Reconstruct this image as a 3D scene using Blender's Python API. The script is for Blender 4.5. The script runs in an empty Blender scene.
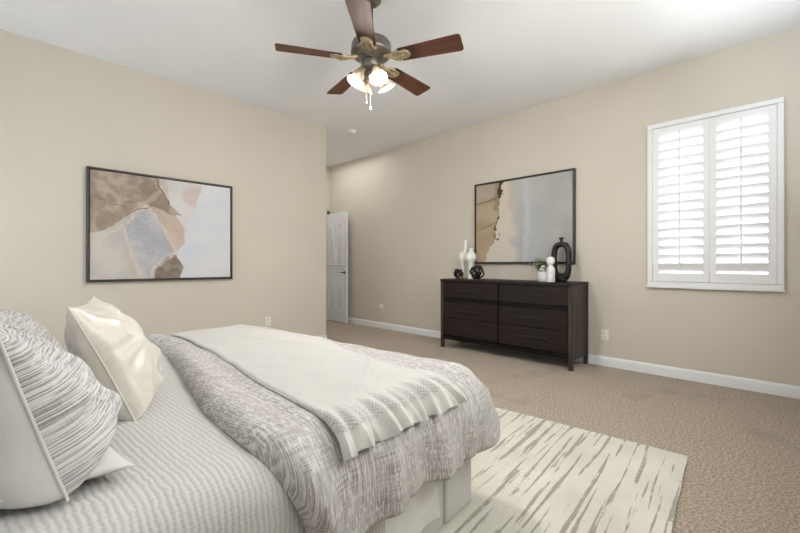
import bpy, bmesh, math, random
from mathutils import Vector, Matrix, noise
random.seed(7)
PI = math.pi
S = bpy.context.scene
COL = S.collection

# ---------------------------------------------------------------- camera, world, lights, exposure
F_PX, CAM_H, YAW = 390.0, 1.09, math.radians(44.6)
cam = bpy.data.cameras.new('camera')
cam.sensor_width = 36.0
cam.lens = F_PX / 800.0 * 36.0
cam.shift_y = -2.0 / 800.0
cam.clip_start = 0.02
camo = bpy.data.objects.new('camera', cam)
COL.objects.link(camo)
camo.location = (0, 0, CAM_H)
camo.rotation_euler = (PI / 2, 0, YAW - PI / 2)
S.camera = camo

w = bpy.data.worlds.new('sky')
S.world = w
w.use_nodes = True
w.node_tree.nodes['Background'].inputs[0].default_value = (0.93, 0.96, 1.0, 1)
w.node_tree.nodes['Background'].inputs[1].default_value = 1.0

def area(name, loc, rot, sx, sy, power, col):
    l = bpy.data.lights.new(name, 'AREA')
    l.shape = 'RECTANGLE'; l.size = sx; l.size_y = sy; l.energy = power; l.color = col
    o = bpy.data.objects.new(name, l); COL.objects.link(o)
    o.location = loc; o.rotation_euler = rot
    return o
# soft fill lights added out of view; the walls there have no windows
FILL_COL = (0.82, 0.91, 1.0)
area('fill_back', (1.8, -0.10, 1.42), (math.radians(120), 0, PI), 2.8, 1.9, 54, FILL_COL)
area('fill_side', (-1.05, 0.9, 1.6), (math.radians(115), 0, -PI / 2), 1.6, 1.8, 4, FILL_COL)
area('fill_head', (-1.05, 3.6, 1.6), (math.radians(105), 0, -PI / 2), 1.7, 1.8, 9, FILL_COL)
area('daylight_shutter', (4.68, 0.49, 1.68), (PI / 2, 0, PI / 2), 0.86, 1.46, 5, (0.97, 0.98, 1.0))
area('passage_fill', (3.85, 5.5, 2.98), (0, 0, 0), 1.0, 1.4, 3.4, (1.0, 0.98, 0.96))  # added fill to brighten the passage; there is no fixture here

S.view_settings.view_transform = 'Standard'
S.view_settings.look = 'None'
S.view_settings.gamma = 1.0
S.view_settings.exposure = 1.62

# ---------------------------------------------------------------- materials
def srgb(r, g, b):
    f = lambda c: (c / 255.0 / 12.92) if c / 255.0 <= 0.04045 else ((c / 255.0 + 0.055) / 1.055) ** 2.4
    return (f(r), f(g), f(b), 1.0)

class NT:
    def __init__(self, name):
        self.m = bpy.data.materials.new(name); self.m.use_nodes = True
        self.t = self.m.node_tree; self.p = self.t.nodes['Principled BSDF']
        self.out = self.t.nodes['Material Output']
    def n(self, typ, **kw):
        nd = self.t.nodes.new(typ)
        for k, v in kw.items(): setattr(nd, k, v)
        return nd
    def l(self, a, b): self.t.links.new(a, b)
    def coord(self, which='Object', scale=(1, 1, 1), rot=(0, 0, 0)):
        tc = self.n('ShaderNodeTexCoord'); mp = self.n('ShaderNodeMapping')
        mp.inputs['Scale'].default_value = scale; mp.inputs['Rotation'].default_value = rot
        self.l(tc.outputs[which], mp.inputs[0]); return mp.outputs[0]
    def noise(self, vec, scale=5, detail=3, rough=0.5, dist=0.0):
        nd = self.n('ShaderNodeTexNoise')
        nd.inputs['Scale'].default_value = scale; nd.inputs['Detail'].default_value = detail
        nd.inputs['Roughness'].default_value = rough; nd.inputs['Distortion'].default_value = dist
        self.l(vec, nd.inputs['Vector']); return nd.outputs['Fac']
    def ramp(self, fac, stops):
        r = self.n('ShaderNodeValToRGB'); e = r.color_ramp.elements
        while len(e) < len(stops): e.new(0.5)
        for i, (p, c) in enumerate(stops): e[i].position = p; e[i].color = c
        self.l(fac, r.inputs[0]); return r.outputs[0]
    def mix(self, fac, a, b, mode='MIX'):
        m = self.n('ShaderNodeMix', data_type='RGBA', blend_type=mode)
        for sock, v in ((m.inputs[0], fac), (m.inputs[6], a), (m.inputs[7], b)):
            if hasattr(v, 'links'): self.l(v, sock)
            else: sock.default_value = v
        return m.outputs[2]
    def math(self, op, a, b=0.0):
        m = self.n('ShaderNodeMath', operation=op)
        for sock, v in ((m.inputs[0], a), (m.inputs[1], b)):
            if hasattr(v, 'links'): self.l(v, sock)
            else: sock.default_value = v
        return m.outputs[0]
    def bump(self, h, strength=0.3, dist=0.01):
        b = self.n('ShaderNodeBump'); b.inputs['Strength'].default_value = strength
        b.inputs['Distance'].default_value = dist
        self.l(h, b.inputs['Height']); self.l(b.outputs[0], self.p.inputs['Normal'])
    def set(self, col=None, rough=0.5, metal=0.0, spec=None, sheen=None):
        if col is not None:
            if hasattr(col, 'links'): self.l(col, self.p.inputs['Base Color'])
            else: self.p.inputs['Base Color'].default_value = col
        self.p.inputs['Roughness'].default_value = rough
        self.p.inputs['Metallic'].default_value = metal
        if spec is not None: self.p.inputs['Specular IOR Level'].default_value = spec
        if sheen is not None: self.p.inputs['Sheen Weight'].default_value = sheen
        return self.m

BLACK, WHITE = (0, 0, 0, 1), (1, 1, 1, 1)

def simple(name, col, rough=0.5, metal=0.0, vary=0.04, scale=20, spec=None, bump=0.0):
    k = NT(name); f = k.noise(k.coord(), scale, 3)
    dk = tuple(c * (1 - vary) for c in col[:3]) + (1,); lt = tuple(min(1, c * (1 + vary)) for c in col[:3]) + (1,)
    if bump: k.bump(f, bump, 0.003)
    return k.set(k.ramp(f, [(0.35, dk), (0.65, lt)]), rough, metal, spec)

def wall_mat(name, col):
    k = NT(name); c = k.coord()
    f = k.noise(c, 1.1, 2); g = k.noise(c, 90, 3)
    a = tuple(x * 0.975 for x in col[:3]) + (1,); b = tuple(min(1, x * 1.02) for x in col[:3]) + (1,)
    k.bump(g, 0.12, 0.003)
    return k.set(k.ramp(f, [(0.3, a), (0.7, b)]), 0.82, spec=0.25)
M_wall = wall_mat('beige_wall_paint', srgb(212, 205, 193))
M_ceil = wall_mat('white_ceiling_paint', srgb(242, 243, 245))
M_trim = simple('white_trim_paint', srgb(236, 237, 239), 0.42, vary=0.01)
M_door = simple('white_door_paint', srgb(232, 234, 240), 0.4, vary=0.01)
M_plastic = simple('white_plastic', srgb(233, 230, 222), 0.4, vary=0.01)

def carpet():
    k = NT('beige_carpet'); c = k.coord()
    f = k.noise(c, 75, 4, 0.75); g = k.noise(c, 1.9, 3, 0.6); h = k.noise(c, 22, 4, 0.6)
    col = k.ramp(f, [(0.36, srgb(124, 110, 95)), (0.5, srgb(176, 160, 142)), (0.64, srgb(220, 205, 188))])
    col = k.mix(k.ramp(g, [(0.33, (0.5, 0.5, 0.5, 1)), (0.42, BLACK)]), col, srgb(144, 130, 116))
    col = k.mix(k.math('MULTIPLY', h, 0.35), col, srgb(160, 146, 131))
    k.bump(k.math('ADD', f, k.math('MULTIPLY', h, 0.8)), 0.8, 0.012)
    return k.set(col, 0.97, spec=0.08, sheen=0.2)
M_carpet = carpet()

def wood(name, dark, light, axis='X', rough=0.4, scale=1.0, spec=0.4):
    k = NT(name)
    st = {'X': (2, 40, 40), 'Y': (40, 2, 40), 'Z': (40, 40, 2)}[axis]
    c = k.coord('Object', tuple(s * scale for s in st))
    f = k.noise(c, 1.0, 5, 0.6, 0.6)
    k.bump(f, 0.12, 0.002)
    return k.set(k.ramp(f, [(0.3, dark), (0.72, light)]), rough, spec=spec)
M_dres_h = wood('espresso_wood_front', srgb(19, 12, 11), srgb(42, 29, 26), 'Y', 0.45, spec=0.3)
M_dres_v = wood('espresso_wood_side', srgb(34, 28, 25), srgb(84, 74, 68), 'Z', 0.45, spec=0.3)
M_rail = wood('recess_shaded_wood_rail', srgb(9, 6, 6), srgb(20, 14, 13), 'Y', 0.5, spec=0.2)  # wood darkened so the shade between drawer rows sits in its colour
M_blade = wood('walnut_fan_blade', srgb(50, 29, 20), srgb(90, 56, 38), 'X', 0.55, 1.0, 0.25)
M_bronze = simple('aged_bronze', srgb(122, 117, 110), 0.35, 0.85, 0.15, 30)
M_brass = simple('antique_brass', srgb(182, 166, 138), 0.36, 0.7, 0.2, 40)
M_black = simple('matt_black_ceramic', srgb(26, 25, 25), 0.45, vary=0.1)
M_blackmetal = simple('black_metal', srgb(28, 25, 24), 0.35, 0.4, 0.1)
M_handle = simple('gunmetal_handle', srgb(58, 52, 49), 0.4, 0.5, 0.1)
M_frame = simple('dark_picture_frame', srgb(52, 46, 42), 0.4, vary=0.1)
M_ceramic = simple('white_ceramic', srgb(236, 236, 230), 0.35, vary=0.02)
M_nickel = simple('dark_nickel', srgb(96, 96, 98), 0.3, 0.9, 0.05)
M_gold = simple('gold_foot', srgb(190, 160, 100), 0.3, 0.9, 0.05)
M_dark = simple('dark_slot', srgb(30, 28, 26), 0.6)
M_hem = simple('cream_ruffle_cloth', srgb(208, 205, 201), 0.9, vary=0.02)
M_skirt = simple('white_bed_skirt', srgb(226, 225, 222), 0.85, vary=0.02, bump=0.2)

def hatch(name, light, dark, sx, sy, lo=0.47, hi=0.53, cross=0.5, patch=3.0, rough=0.9, strength=0.35):
    """fine broken lines running along v, some crossing along u"""
    k = NT(name)
    uv = k.n('ShaderNodeUVMap').outputs[0]
    wob = k.n('ShaderNodeMapping'); k.l(uv, wob.inputs[0])
    def lines(a, b, off):
        mp = k.n('ShaderNodeMapping'); mp.inputs['Scale'].default_value = (a, b, 1); mp.inputs['Location'].default_value = (off, off, 0)
        k.l(uv, mp.inputs[0]); return k.noise(mp.outputs[0], 1.0, 2, 0.5, 0.12)
    f = lines(sx, sy, 0); g = lines(sy * 1.3, sx * 0.9, 7)
    dash = k.ramp(lines(150 if sx > sy else 38, 38 if sx > sy else 150, 3), [(0.34, BLACK), (0.5, WHITE)])
    p = k.noise(uv, patch, 3, 0.6)
    lf = k.ramp(f, [(lo, BLACK), (hi, WHITE)])
    gf = k.ramp(g, [(lo + 0.04, BLACK), (hi + 0.04, WHITE)])
    pm = k.ramp(p, [(0.4, BLACK), (0.6, (cross, cross, cross, 1))])
    m = k.mix(k.math('MULTIPLY', pm, 1.0), lf, gf)
    dens = k.ramp(p, [(0.3, (0.55, 0.55, 0.55, 1)), (0.7, WHITE)])
    fac = k.math('MULTIPLY', k.math('MULTIPLY', m, dens), dash)
    k.bump(k.math('SUBTRACT', 1.0, m), strength, 0.004)
    return k.set(k.mix(fac, light, dark), rough, spec=0.15, sheen=0.15)
M_duvet = hatch('hatched_duvet_fabric', srgb(212, 209, 207), srgb(122, 112, 108), 380, 5, 0.40, 0.53, 0.6, 5.0)
M_sham = hatch('hatched_sham_fabric', srgb(217, 216, 216), srgb(122, 116, 114), 5, 310, 0.45, 0.57, 0.1, 5.0, strength=0.5)

def quilt_mat():
    k = NT('ribbed_quilt_fabric')
    uv = k.n('ShaderNodeUVMap').outputs[0]
    sep = k.n('ShaderNodeSeparateXYZ'); k.l(uv, sep.inputs[0])
    n1 = k.noise(uv, 22, 3, 0.6); n2 = k.noise(uv, 120, 2, 0.5)
    x = k.math('ADD', k.math('MULTIPLY', sep.outputs[0], 2 * PI / 0.0145), k.math('MULTIPLY', n1, 8.0))
    y = k.math('MULTIPLY', sep.outputs[1], 2 * PI / 0.011)
    w1 = k.math('SINE', x); w2 = k.math('SINE', k.math('ADD', y, k.math('MULTIPLY', n2, 4)))
    h = k.math('ADD', k.math('MULTIPLY', w1, 0.8), k.math('MULTIPLY', w2, 0.22))
    h = k.math('ADD', h, k.math('MULTIPLY', n2, 0.9))
    k.bump(h, 0.28, 0.003)
    fac = k.math('ADD', k.math('MULTIPLY', h, 0.35), 0.35)
    return k.set(k.ramp(fac, [(0.05, srgb(176, 174, 171)), (0.6, srgb(202, 200, 197))]), 0.92, spec=0.12, sheen=0.1)
M_quilt = quilt_mat()

def throw_mat():
    k = NT('cream_waffle_knit'); uv = k.n('ShaderNodeUVMap').outputs[0]
    sep = k.n('ShaderNodeSeparateXYZ'); k.l(uv, sep.inputs[0])
    n2 = k.noise(uv, 60, 3, 0.6)
    a = k.math('SINE', k.math('ADD', k.math('MULTIPLY', sep.outputs[0], 2 * PI / 0.009), k.math('MULTIPLY', n2, 3)))
    b = k.math('SINE', k.math('ADD', k.math('MULTIPLY', sep.outputs[1], 2 * PI / 0.009), k.math('MULTIPLY', n2, 3)))
    h = k.math('ADD', k.math('MULTIPLY', a, b), n2)
    k.bump(h, 0.45, 0.003)
    return k.set(k.ramp(h, [(0.0, srgb(192, 190, 186)), (0.8, srgb(211, 208, 204))]), 0.95, spec=0.1, sheen=0.15)
M_throw = throw_mat()

def satin():
    k = NT('champagne_satin'); c = k.coord(); f = k.noise(c, 7, 4, 0.6, 0.8); g = k.noise(c, 300, 2)
    k.bump(f, 0.38, 0.015)
    m = k.set(k.ramp(f, [(0.3, srgb(206, 198, 187)), (0.7, srgb(224, 219, 212))]), 0.33, spec=0.6, sheen=0.3)
    k.p.inputs['Metallic'].default_value = 0.05
    return m
M_satin = satin()
def sateen():
    k = NT('white_sateen'); c = k.coord(); f = k.noise(c, 6, 3, 0.55, 0.5)
    k.bump(f, 0.35, 0.02)
    return k.set(k.ramp(f, [(0.3, srgb(206, 205, 202)), (0.7, srgb(215, 214, 211))]), 0.5, spec=0.3)
M_sateen = sateen()
def upholstery():
    k = NT('grey_upholstery'); c = k.coord(); f = k.noise(c, 260, 3, 0.6)
    k.bump(f, 0.3, 0.002)
    return k.set(k.ramp(f, [(0.35, srgb(186, 184, 182)), (0.65, srgb(224, 222, 220))]), 0.92, spec=0.15)
M_uph = upholstery()

def rug_mat():
    k = NT('cream_rug_with_taupe_streaks')
    c = k.coord('Object', (1.4, 40, 1)); f = k.noise(c, 1.0, 2, 0.5, 0.4)
    c2 = k.coord('Object', (11, 34, 1)); g = k.noise(c2, 1.0, 4, 0.7)
    c3 = k.coord(); h = k.noise(c3, 200, 3, 0.7); q = k.noise(c3, 3, 3)
    s = k.math('ADD', f, k.math('MULTIPLY', k.math('SUBTRACT', g, 0.5), 0.26))
    m = k.ramp(s, [(0.578, BLACK), (0.615, WHITE)])
    base = k.ramp(k.math('ADD', k.math('MULTIPLY', h, 0.5), k.math('MULTIPLY', q, 0.5)), [(0.35, srgb(196, 192, 181)), (0.65, srgb(221, 217, 206))])
    col = k.mix(k.math('MULTIPLY', m, 0.85), base, srgb(148, 142, 130))
    k.bump(k.math('SUBTRACT', k.math('MULTIPLY', h, 0.5), m), 0.5, 0.006)
    return k.set(col, 0.95, spec=0.1, sheen=0.15)
M_rug = rug_mat()

def glass_shade():
    k = NT('frosted_glass_shade')
    tr = k.n('ShaderNodeBsdfTranslucent'); tr.inputs[0].default_value = (0.50, 0.43, 0.34, 1)
    k.set((0.5, 0.47, 0.42, 1), 0.35)
    f = k.noise(k.coord(), 30, 2)
    mx = k.n('ShaderNodeMixShader'); k.l(k.ramp(f, [(0, (0.22, 0.22, 0.22, 1)), (1, (0.34, 0.34, 0.34, 1))]), mx.inputs[0])
    k.l(k.p.outputs[0], mx.inputs[1]); k.l(tr.outputs[0], mx.inputs[2]); k.l(mx.outputs[0], k.out.inputs[0])
    return k.m
M_shade = glass_shade()
def bulb_mat():
    k = NT('lit_bulb'); k.set(WHITE, 0.4)
    k.p.inputs['Emission Color'].default_value = (1, 0.86, 0.62, 1); k.p.inputs['Emission Strength'].default_value = 1.5
    return k.m
M_bulb = bulb_mat()
def pane_mat():
    k = NT('window_glass')
    k.set((1, 1, 1, 1), 0.0); k.p.inputs['Transmission Weight'].default_value = 1.0; k.p.inputs['IOR'].default_value = 1.02
    return k.m
M_pane = pane_mat()
def louver_mat():
    k = NT('white_louver_paint'); k.set(srgb(242, 243, 245), 0.4)
    return k.m
M_louver = louver_mat()

# ---------------------------------------------------------------- mesh helpers
class MB:
    """collects shapes, links them as one mesh object"""
    def __init__(self): self.v = []; self.f = []; self.mi = []; self.uv = None
    def add(self, vs, fs, mi=0):
        o = len(self.v); self.v += [tuple(x) for x in vs]
        self.f += [tuple(i + o for i in f) for f in fs]; self.mi += [mi] * len(fs); return self
    def box(self, x0, x1, y0, y1, z0, z1, mi=0, M=None):
        vs = [(x, y, z) for z in (z0, z1) for y in (y0, y1) for x in (x0, x1)]
        if M is not None: vs = [tuple(M @ Vector(p)) for p in vs]
        return self.add(vs, [(0, 2, 3, 1), (4, 5, 7, 6), (0, 1, 5, 4), (2, 6, 7, 3), (0, 4, 6, 2), (1, 3, 7, 5)], mi)
    def lathe(self, prof, n=32, c=(0, 0, 0), M=None, mi=0, closed=True):
        vs = []; fs = []
        for (r, z) in prof:
            for i in range(n):
                a = 2 * PI * i / n
                p = Vector((r * math.cos(a), r * math.sin(a), z))
                if M is not None: p = M @ p
                vs.append((p.x + c[0], p.y + c[1], p.z + c[2]))
        for j in range(len(prof) - 1):
            for i in range(n):
                fs.append((j * n + i, j * n + (i + 1) % n, (j + 1) * n + (i + 1) % n, (j + 1) * n + i))
        if closed:
            fs.append(tuple(range(n))[::-1]); fs.append(tuple((len(prof) - 1) * n + i for i in range(n)))
        return self.add(vs, fs, mi)
    def tube(self, pts, r, n=10, mi=0, cyclic=False):
        pts = [Vector(p) for p in pts]; m = len(pts)
        rs = r if isinstance(r, (list, tuple)) else [r] * m
        vs = []; fs = []; up = Vector((0.13, 0.21, 0.97)); prev = None
        for i, p in enumerate(pts):
            if cyclic: d = pts[(i + 1) % m] - pts[i - 1]
            else: d = pts[min(i + 1, m - 1)] - pts[max(i - 1, 0)]
            d.normalize()
            if prev is None:
                u = d.cross(up)
                if u.length < 1e-3: u = d.cross(Vector((1, 0, 0)))
            else: u = prev - d * prev.dot(d)
            u.normalize(); prev = u; v = d.cross(u)
            for k in range(n):
                a = 2 * PI * k / n
                vs.append(p + (u * math.cos(a) + v * math.sin(a)) * rs[i])
        for i in range(m if cyclic else m - 1):
            j = (i + 1) % m
            for k in range(n): fs.append((i * n + k, i * n + (k + 1) % n, j * n + (k + 1) % n, j * n + k))
        if not cyclic: fs.append(tuple(range(n))[::-1]); fs.append(tuple((m - 1) * n + k for k in range(n)))
        return self.add(vs, fs, mi)
    def build(self, name, mats, parent=None, bevel=0.0, smooth=40, loc=None, rot=None, sub=0, segs=2):
        me = bpy.data.meshes.new(name)
        me.from_pydata(self.v, [], self.f)
        for m in (mats if isinstance(mats, (list, tuple)) else [mats]): me.materials.append(m)
        for p, i in zip(me.polygons, self.mi): p.material_index = i
        if self.uv is not None:
            ul = me.uv_layers.new(name='UVMap')
            for lp in me.loops: ul.data[lp.index].uv = self.uv[lp.vertex_index]
        me.validate()
        bm = bmesh.new(); bm.from_mesh(me); bmesh.ops.recalc_face_normals(bm, faces=bm.faces); bm.to_mesh(me); bm.free()
        if smooth:
            me.polygons.foreach_set('use_smooth', [True] * len(me.polygons))
            try: me.set_sharp_from_angle(angle=math.radians(smooth))
            except Exception: pass
        o = bpy.data.objects.new(name, me); COL.objects.link(o)
        if parent is not None: o.parent = parent
        if loc is not None: o.location = loc
        if rot is not None: o.rotation_euler = rot
        if bevel > 0:
            b = o.modifiers.new('bevel', 'BEVEL'); b.width = bevel; b.segments = segs; b.limit_method = 'ANGLE'; b.angle_limit = math.radians(40)
        if sub:
            s = o.modifiers.new('sub', 'SUBSURF'); s.levels = sub; s.render_levels = sub
        return o

def tag(o, label, cat, group=None, kind=None):
    o['label'] = label; o['category'] = cat
    if group: o['group'] = group
    if kind: o['kind'] = kind
    return o
def thing(name, label, cat, loc=(0, 0, 0), rz=0.0, group=None):
    o = bpy.data.objects.new(name, None); COL.objects.link(o)
    o.location = loc; o.rotation_euler = (0, 0, rz); o.empty_display_size = 0.1
    return tag(o, label, cat, group)
def struct(o): o['kind'] = 'structure'; return o
def dup(o, parent=None):
    c = o.copy(); COL.objects.link(c)
    if parent is not None: c.parent = parent
    for ch in list(o.children): dup(ch, c)
    return c

# ---------------------------------------------------------------- room shell
XR, YL, YF, ZC, XE = 4.53, 4.58, 6.42, 3.02, 3.168   # right wall, left wall, far wall, ceiling, left wall's end
XH, YB = -1.12, -0.13                                 # headboard wall, wall behind the camera
T = 0.12
struct(MB().box(XH - T, XR + T, YB - T, YF + T, -0.1, 0.0).build('floor', M_carpet, smooth=0))
struct(MB().box(XH - T, XR + T, YB - T, YF + T, ZC, ZC + 0.1).build('ceiling', M_ceil, smooth=0))
WY0, WY1, WZ0, WZ1 = 0.045, 0.933, 0.925, 2.425      # window opening
b = MB()
b.box(XR, XR + T, YB - T, WY0, 0, ZC); b.box(XR, XR + T, WY1, YF + T, 0, ZC)
b.box(XR, XR + T, WY0, WY1, 0, WZ0); b.box(XR, XR + T, WY0, WY1, WZ1, ZC)
struct(b.build('wall_right', M_wall, smooth=0))
b = MB(); b.box(XH - T, XE, YL, YL + T, 0, ZC)
struct(b.build('wall_left', M_wall, smooth=0))
struct(MB().box(XE - T, XE, YL + T, YF, 0, ZC).build('wall_passage', M_wall, smooth=0))
struct(MB().box(XE, XR, YF, YF + T, 0, ZC).build('wall_far', M_wall, smooth=0))
struct(MB().box(XH, XR, YB - T, YB, 0, ZC).build('wall_back', M_wall, smooth=0))
struct(MB().box(XH - T, XH, YB - T, YL, 0, ZC).build('wall_head', M_wall, smooth=0))

def baseboard(name, x0, y0, x1, y1, nx, ny):
    """profiled board along a wall; (nx,ny) points into the room"""
    prof = [(0, 0), (0.014, 0), (0.014, 0.075), (0.011, 0.088), (0.006, 0.097), (0.004, 0.102), (0, 0.102)]
    vs = []; n = len(prof)
    for (x, y) in ((x0, y0), (x1, y1)):
        for (d, z) in prof: vs.append((x + nx * d, y + ny * d, z))
    fs = [(i, (i + 1) % n, n + (i + 1) % n, n + i) for i in range(n)] + [tuple(range(n)), tuple(range(n, 2 * n))]
    struct(MB().add(vs, fs).build(name, M_trim, smooth=30))
baseboard('baseboard_right', XR, YB, XR, YF, -1, 0)
baseboard('baseboard_left', XH, YL, XE, YL, 0, -1)
baseboard('baseboard_passage', XE, YL, XE, YF, 1, 0)
baseboard('baseboard_far', XE, YF, 3.50, YF, 0, -1)

# ---------------------------------------------------------------- window with plantation shutters
win = bpy.data.objects.new('window_1', None); COL.objects.link(win); struct(win)
b = MB()                                              # casing on the wall face
ZB, ZT, YA, YZ = 0.876, 2.474, 0.0, 0.977
for (y0, y1, z0, z1) in ((YA, YZ, ZT - 0.045, ZT), (YA, YZ, ZB, ZB + 0.045), (YA, YA + 0.045, ZB + 0.045, ZT - 0.045), (YZ - 0.045, YZ, ZB + 0.045, ZT - 0.045)):
    b.box(XR - 0.03, XR + 0.002, y0, y1, z0, z1)
b.box(XR - 0.045, XR + 0.002, YA - 0.006, YZ + 0.006, ZB - 0.014, ZB)
b.build('window_frame', M_trim, win, bevel=0.006)
b = MB()                                              # liner of the opening
for (y0, y1, z0, z1) in ((WY0, WY1, WZ1 - 0.012, WZ1), (WY0, WY1, WZ0, WZ0 + 0.012), (WY0, WY0 + 0.012, WZ0, WZ1), (WY1 - 0.012, WY1, WZ0, WZ1)):
    b.box(XR, XR + T, y0, y1, z0, z1)
b.build('window_liner', M_trim, win)
MB().box(XR + 0.095, XR + 0.099, WY0 + 0.012, WY1 - 0.012, WZ0 + 0.012, WZ1 - 0.012).build('pane', M_pane, win, smooth=0)
def shutter(y0, y1, ly0, ly1):
    z0, z1 = ZB + 0.048, ZT - 0.048
    lz0, lz1 = 1.010, 2.368
    b = MB()
    x0, x1 = XR - 0.022, XR + 0.022
    b.box(x0, x1, y0, ly0, z0, z1); b.box(x0, x1, ly1, y1, z0, z1)
    b.box(x0, x1, ly0, ly1, z0, lz0); b.box(x0, x1, ly0, ly1, lz1, z1)
    sh = b.build('shutter', M_trim, win, bevel=0.003)
    lv = MB(); N = 16; p = (lz1 - lz0) / N; W = 0.052
    for i in range(N):
        zc = lz0 + (i + 0.5) * p + 0.010; a = math.radians(TILT)
        vs = []
        for y in (ly0 - 0.002, ly1 + 0.002):
            for k in range(12):
                t = 2 * PI * k / 12
                u, v = W * math.cos(t), 0.0055 * math.sin(t)
                vs.append((XR - 0.008 + u * math.cos(a) * -1 + v * math.sin(a), y, zc + u * math.sin(a) + v * math.cos(a)))
        lv.add(vs, [(k, (k + 1) % 12, 12 + (k + 1) % 12, 12 + k) for k in range(12)] + [tuple(range(12)), tuple(range(12, 24))])
    lv.build('louvers', M_louver, sh, smooth=50)
    ym = (ly0 + ly1) / 2
    r = MB(); r.box(XR - 0.066, XR - 0.056, ym - 0.006, ym + 0.006, lz0 + 0.03, lz1 - 0.01)
    r.build('tilt_rod', M_trim, sh, bevel=0.002)
    h = MB()
    ys = y0 if y0 < 0.3 else y1
    for z in (z0 + 0.18, z1 - 0.18): h.tube([(XR - 0.026, ys, z - 0.03), (XR - 0.026, ys, z + 0.03)], 0.004, 8)
    h.build('hinge', M_trim, sh)
TILT = 54
shutter(0.046, 0.4868, 0.098, 0.437)
shutter(0.4872, 0.931, 0.535, 0.878)

# ---------------------------------------------------------------- door at the end of the passage, standing open
DA = math.atan2(4.447 - 4.405, 6.399 - 5.708)
dr = bpy.data.objects.new('door_1', None); COL.objects.link(dr); struct(dr)
dr.location = (4.447, 6.40, 0.012); dr.rotation_euler = (0, 0, -PI / 2 - DA)   # local +x runs from the hinge to the free edge, local -y faces the room
DW, DH = 0.70, 2.05
b = MB(); b.box(0, DW, -0.0175, 0.0175, 0, DH); b.build('door_leaf', M_door, dr, bevel=0.002)
def raised(x0, x1, z0, z1, arch=0.0):
    """raised panel with an outer moulding, optionally arched at the top"""
    def outline(ins):
        pts = [(x0 + ins, z0 + ins), (x1 - ins, z0 + ins)]
        n = 10
        for i in range(n + 1):
            t = i / n; x = x1 - ins - (x1 - x0 - 2 * ins) * t
            pts.append((x, z1 - ins + arch * (t if arch > 0 and x0 < DW / 2 - 0.1 else 1 - t) ** 1.5 if arch else z1 - ins))
        return pts
    for sgn in (-1, 1):
        rings = [(0, 0.0), (0.008, 0.009), (0.018, 0.009), (0.026, 0.001), (0.040, 0.001), (0.055, 0.007)]
        vs = []; n = 13
        for ins, d in rings:
            vs += [(p[0], sgn * (0.0172 + d), p[1]) for p in outline(ins)]
        m = len(rings)
        fs = [(j * n + i, j * n + (i + 1) % n, (j + 1) * n + (i + 1) % n, (j + 1) * n + i) for j in range(m - 1) for i in range(n)]
        fs.append(tuple((m - 1) * n + i for i in range(n)))
        MB().add(vs, fs).build('door_panel', M_door, dr, smooth=25)
for (xa, xb) in ((0.11, 0.325), (0.375, 0.59)):
    raised(xa, xb, 1.06, 1.80, 0.07)
    raised(xa, xb, 0.24, 0.90)
b = MB(); b.lathe([(0.0, 0), (0.027, 0), (0.027, 0.006), (0.012, 0.012), (0.010, 0.045), (0.0, 0.045)], 20, (DW - 0.06, -0.0175, 0.93), Matrix.Rotation(PI / 2, 3, 'X'), closed=False)
b.tube([(DW - 0.06, -0.058, 0.93), (DW - 0.10, -0.061, 0.932), (DW - 0.17, -0.058, 0.928)], [0.009, 0.008, 0.006], 10)
b.lathe([(0.0, 0), (0.027, 0), (0.027, 0.006), (0.012, 0.012), (0.010, 0.045), (0.0, 0.045)], 20, (DW - 0.06, 0.0175, 0.93), Matrix.Rotation(-PI / 2, 3, 'X'), closed=False)
b.build('door_handle', M_nickel, dr)
b = MB()
for z in (0.2, 1.02, 1.85): b.tube([(-0.004, -0.02, z - 0.045), (-0.004, -0.02, z + 0.045)], 0.006, 8)
b.build('door_hinge', M_nickel, dr)
# door frame on the far wall, mostly behind the left wall
b = MB(); b.box(4.448, 4.51, YF - 0.015, YF + 0.002, 0, 2.14); b.box(3.60, 3.66, YF - 0.015, YF + 0.002, 0, 2.14); b.box(3.60, 4.51, YF - 0.015, YF + 0.002, 2.08, 2.14)
struct(b.build('trim_1', M_trim, bevel=0.003))
# baseboard door stop
b = MB(); b.tube([(XR - 0.014, 5.75, 0.055), (XR - 0.075, 5.75, 0.055)], 0.005, 8); b.lathe([(0, 0), (0.011, 0), (0.011, 0.014), (0, 0.014)], 14, (XR - 0.072, 5.75, 0.055), Matrix.Rotation(-PI / 2, 3, 'Y'), closed=False)
tag(b.build('door_stop', M_plastic), 'small white door stop sticking out of the baseboard beside the open door', 'door stop')

# ---------------------------------------------------------------- outlets, alarm, vent
def outlet(name, label, loc, rz, sw=0.072, sh=0.115):
    t = thing(name, label, 'outlet', loc, rz)          # local -y faces the room
    MB().box(-sw / 2, sw / 2, -0.006, 0, -sh / 2, sh / 2).build('cover_plate', M_plastic, t, bevel=0.002)
    for dz in (-0.022, 0.022):
        q = MB().box(-0.017, 0.017, -0.009, -0.004, dz - 0.014, dz + 0.014).build('socket', M_plastic, t, bevel=0.002)
        s = MB(); s.box(-0.008, -0.005, -0.0095, -0.008, dz - 0.004, dz + 0.006); s.box(0.005, 0.008, -0.0095, -0.008, dz - 0.004, dz + 0.006)
        s.build('slot', M_dark, q, smooth=0)
    return t
outlet('wall_outlet', 'white double wall outlet right of the dark dresser', (XR, 1.375, 0.333), -PI / 2)
outlet('wall_outlet', 'beige-white wall outlet low on the left wall behind the bed', (2.304, YL, 0.384), 0)
t = outlet('wall_outlet', 'white wall outlet with a round plug-in left of the dresser near the door', (XR, 4.90, 0.347), -PI / 2)
MB().lathe([(0, 0), (0.030, 0), (0.034, 0.008), (0.034, 0.028), (0.026, 0.040), (0, 0.042)], 24, (0.0, -0.009, 0.01), Matrix.Rotation(PI / 2, 3, 'X'), closed=False).build('plug_in', M_plastic, t)

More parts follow.
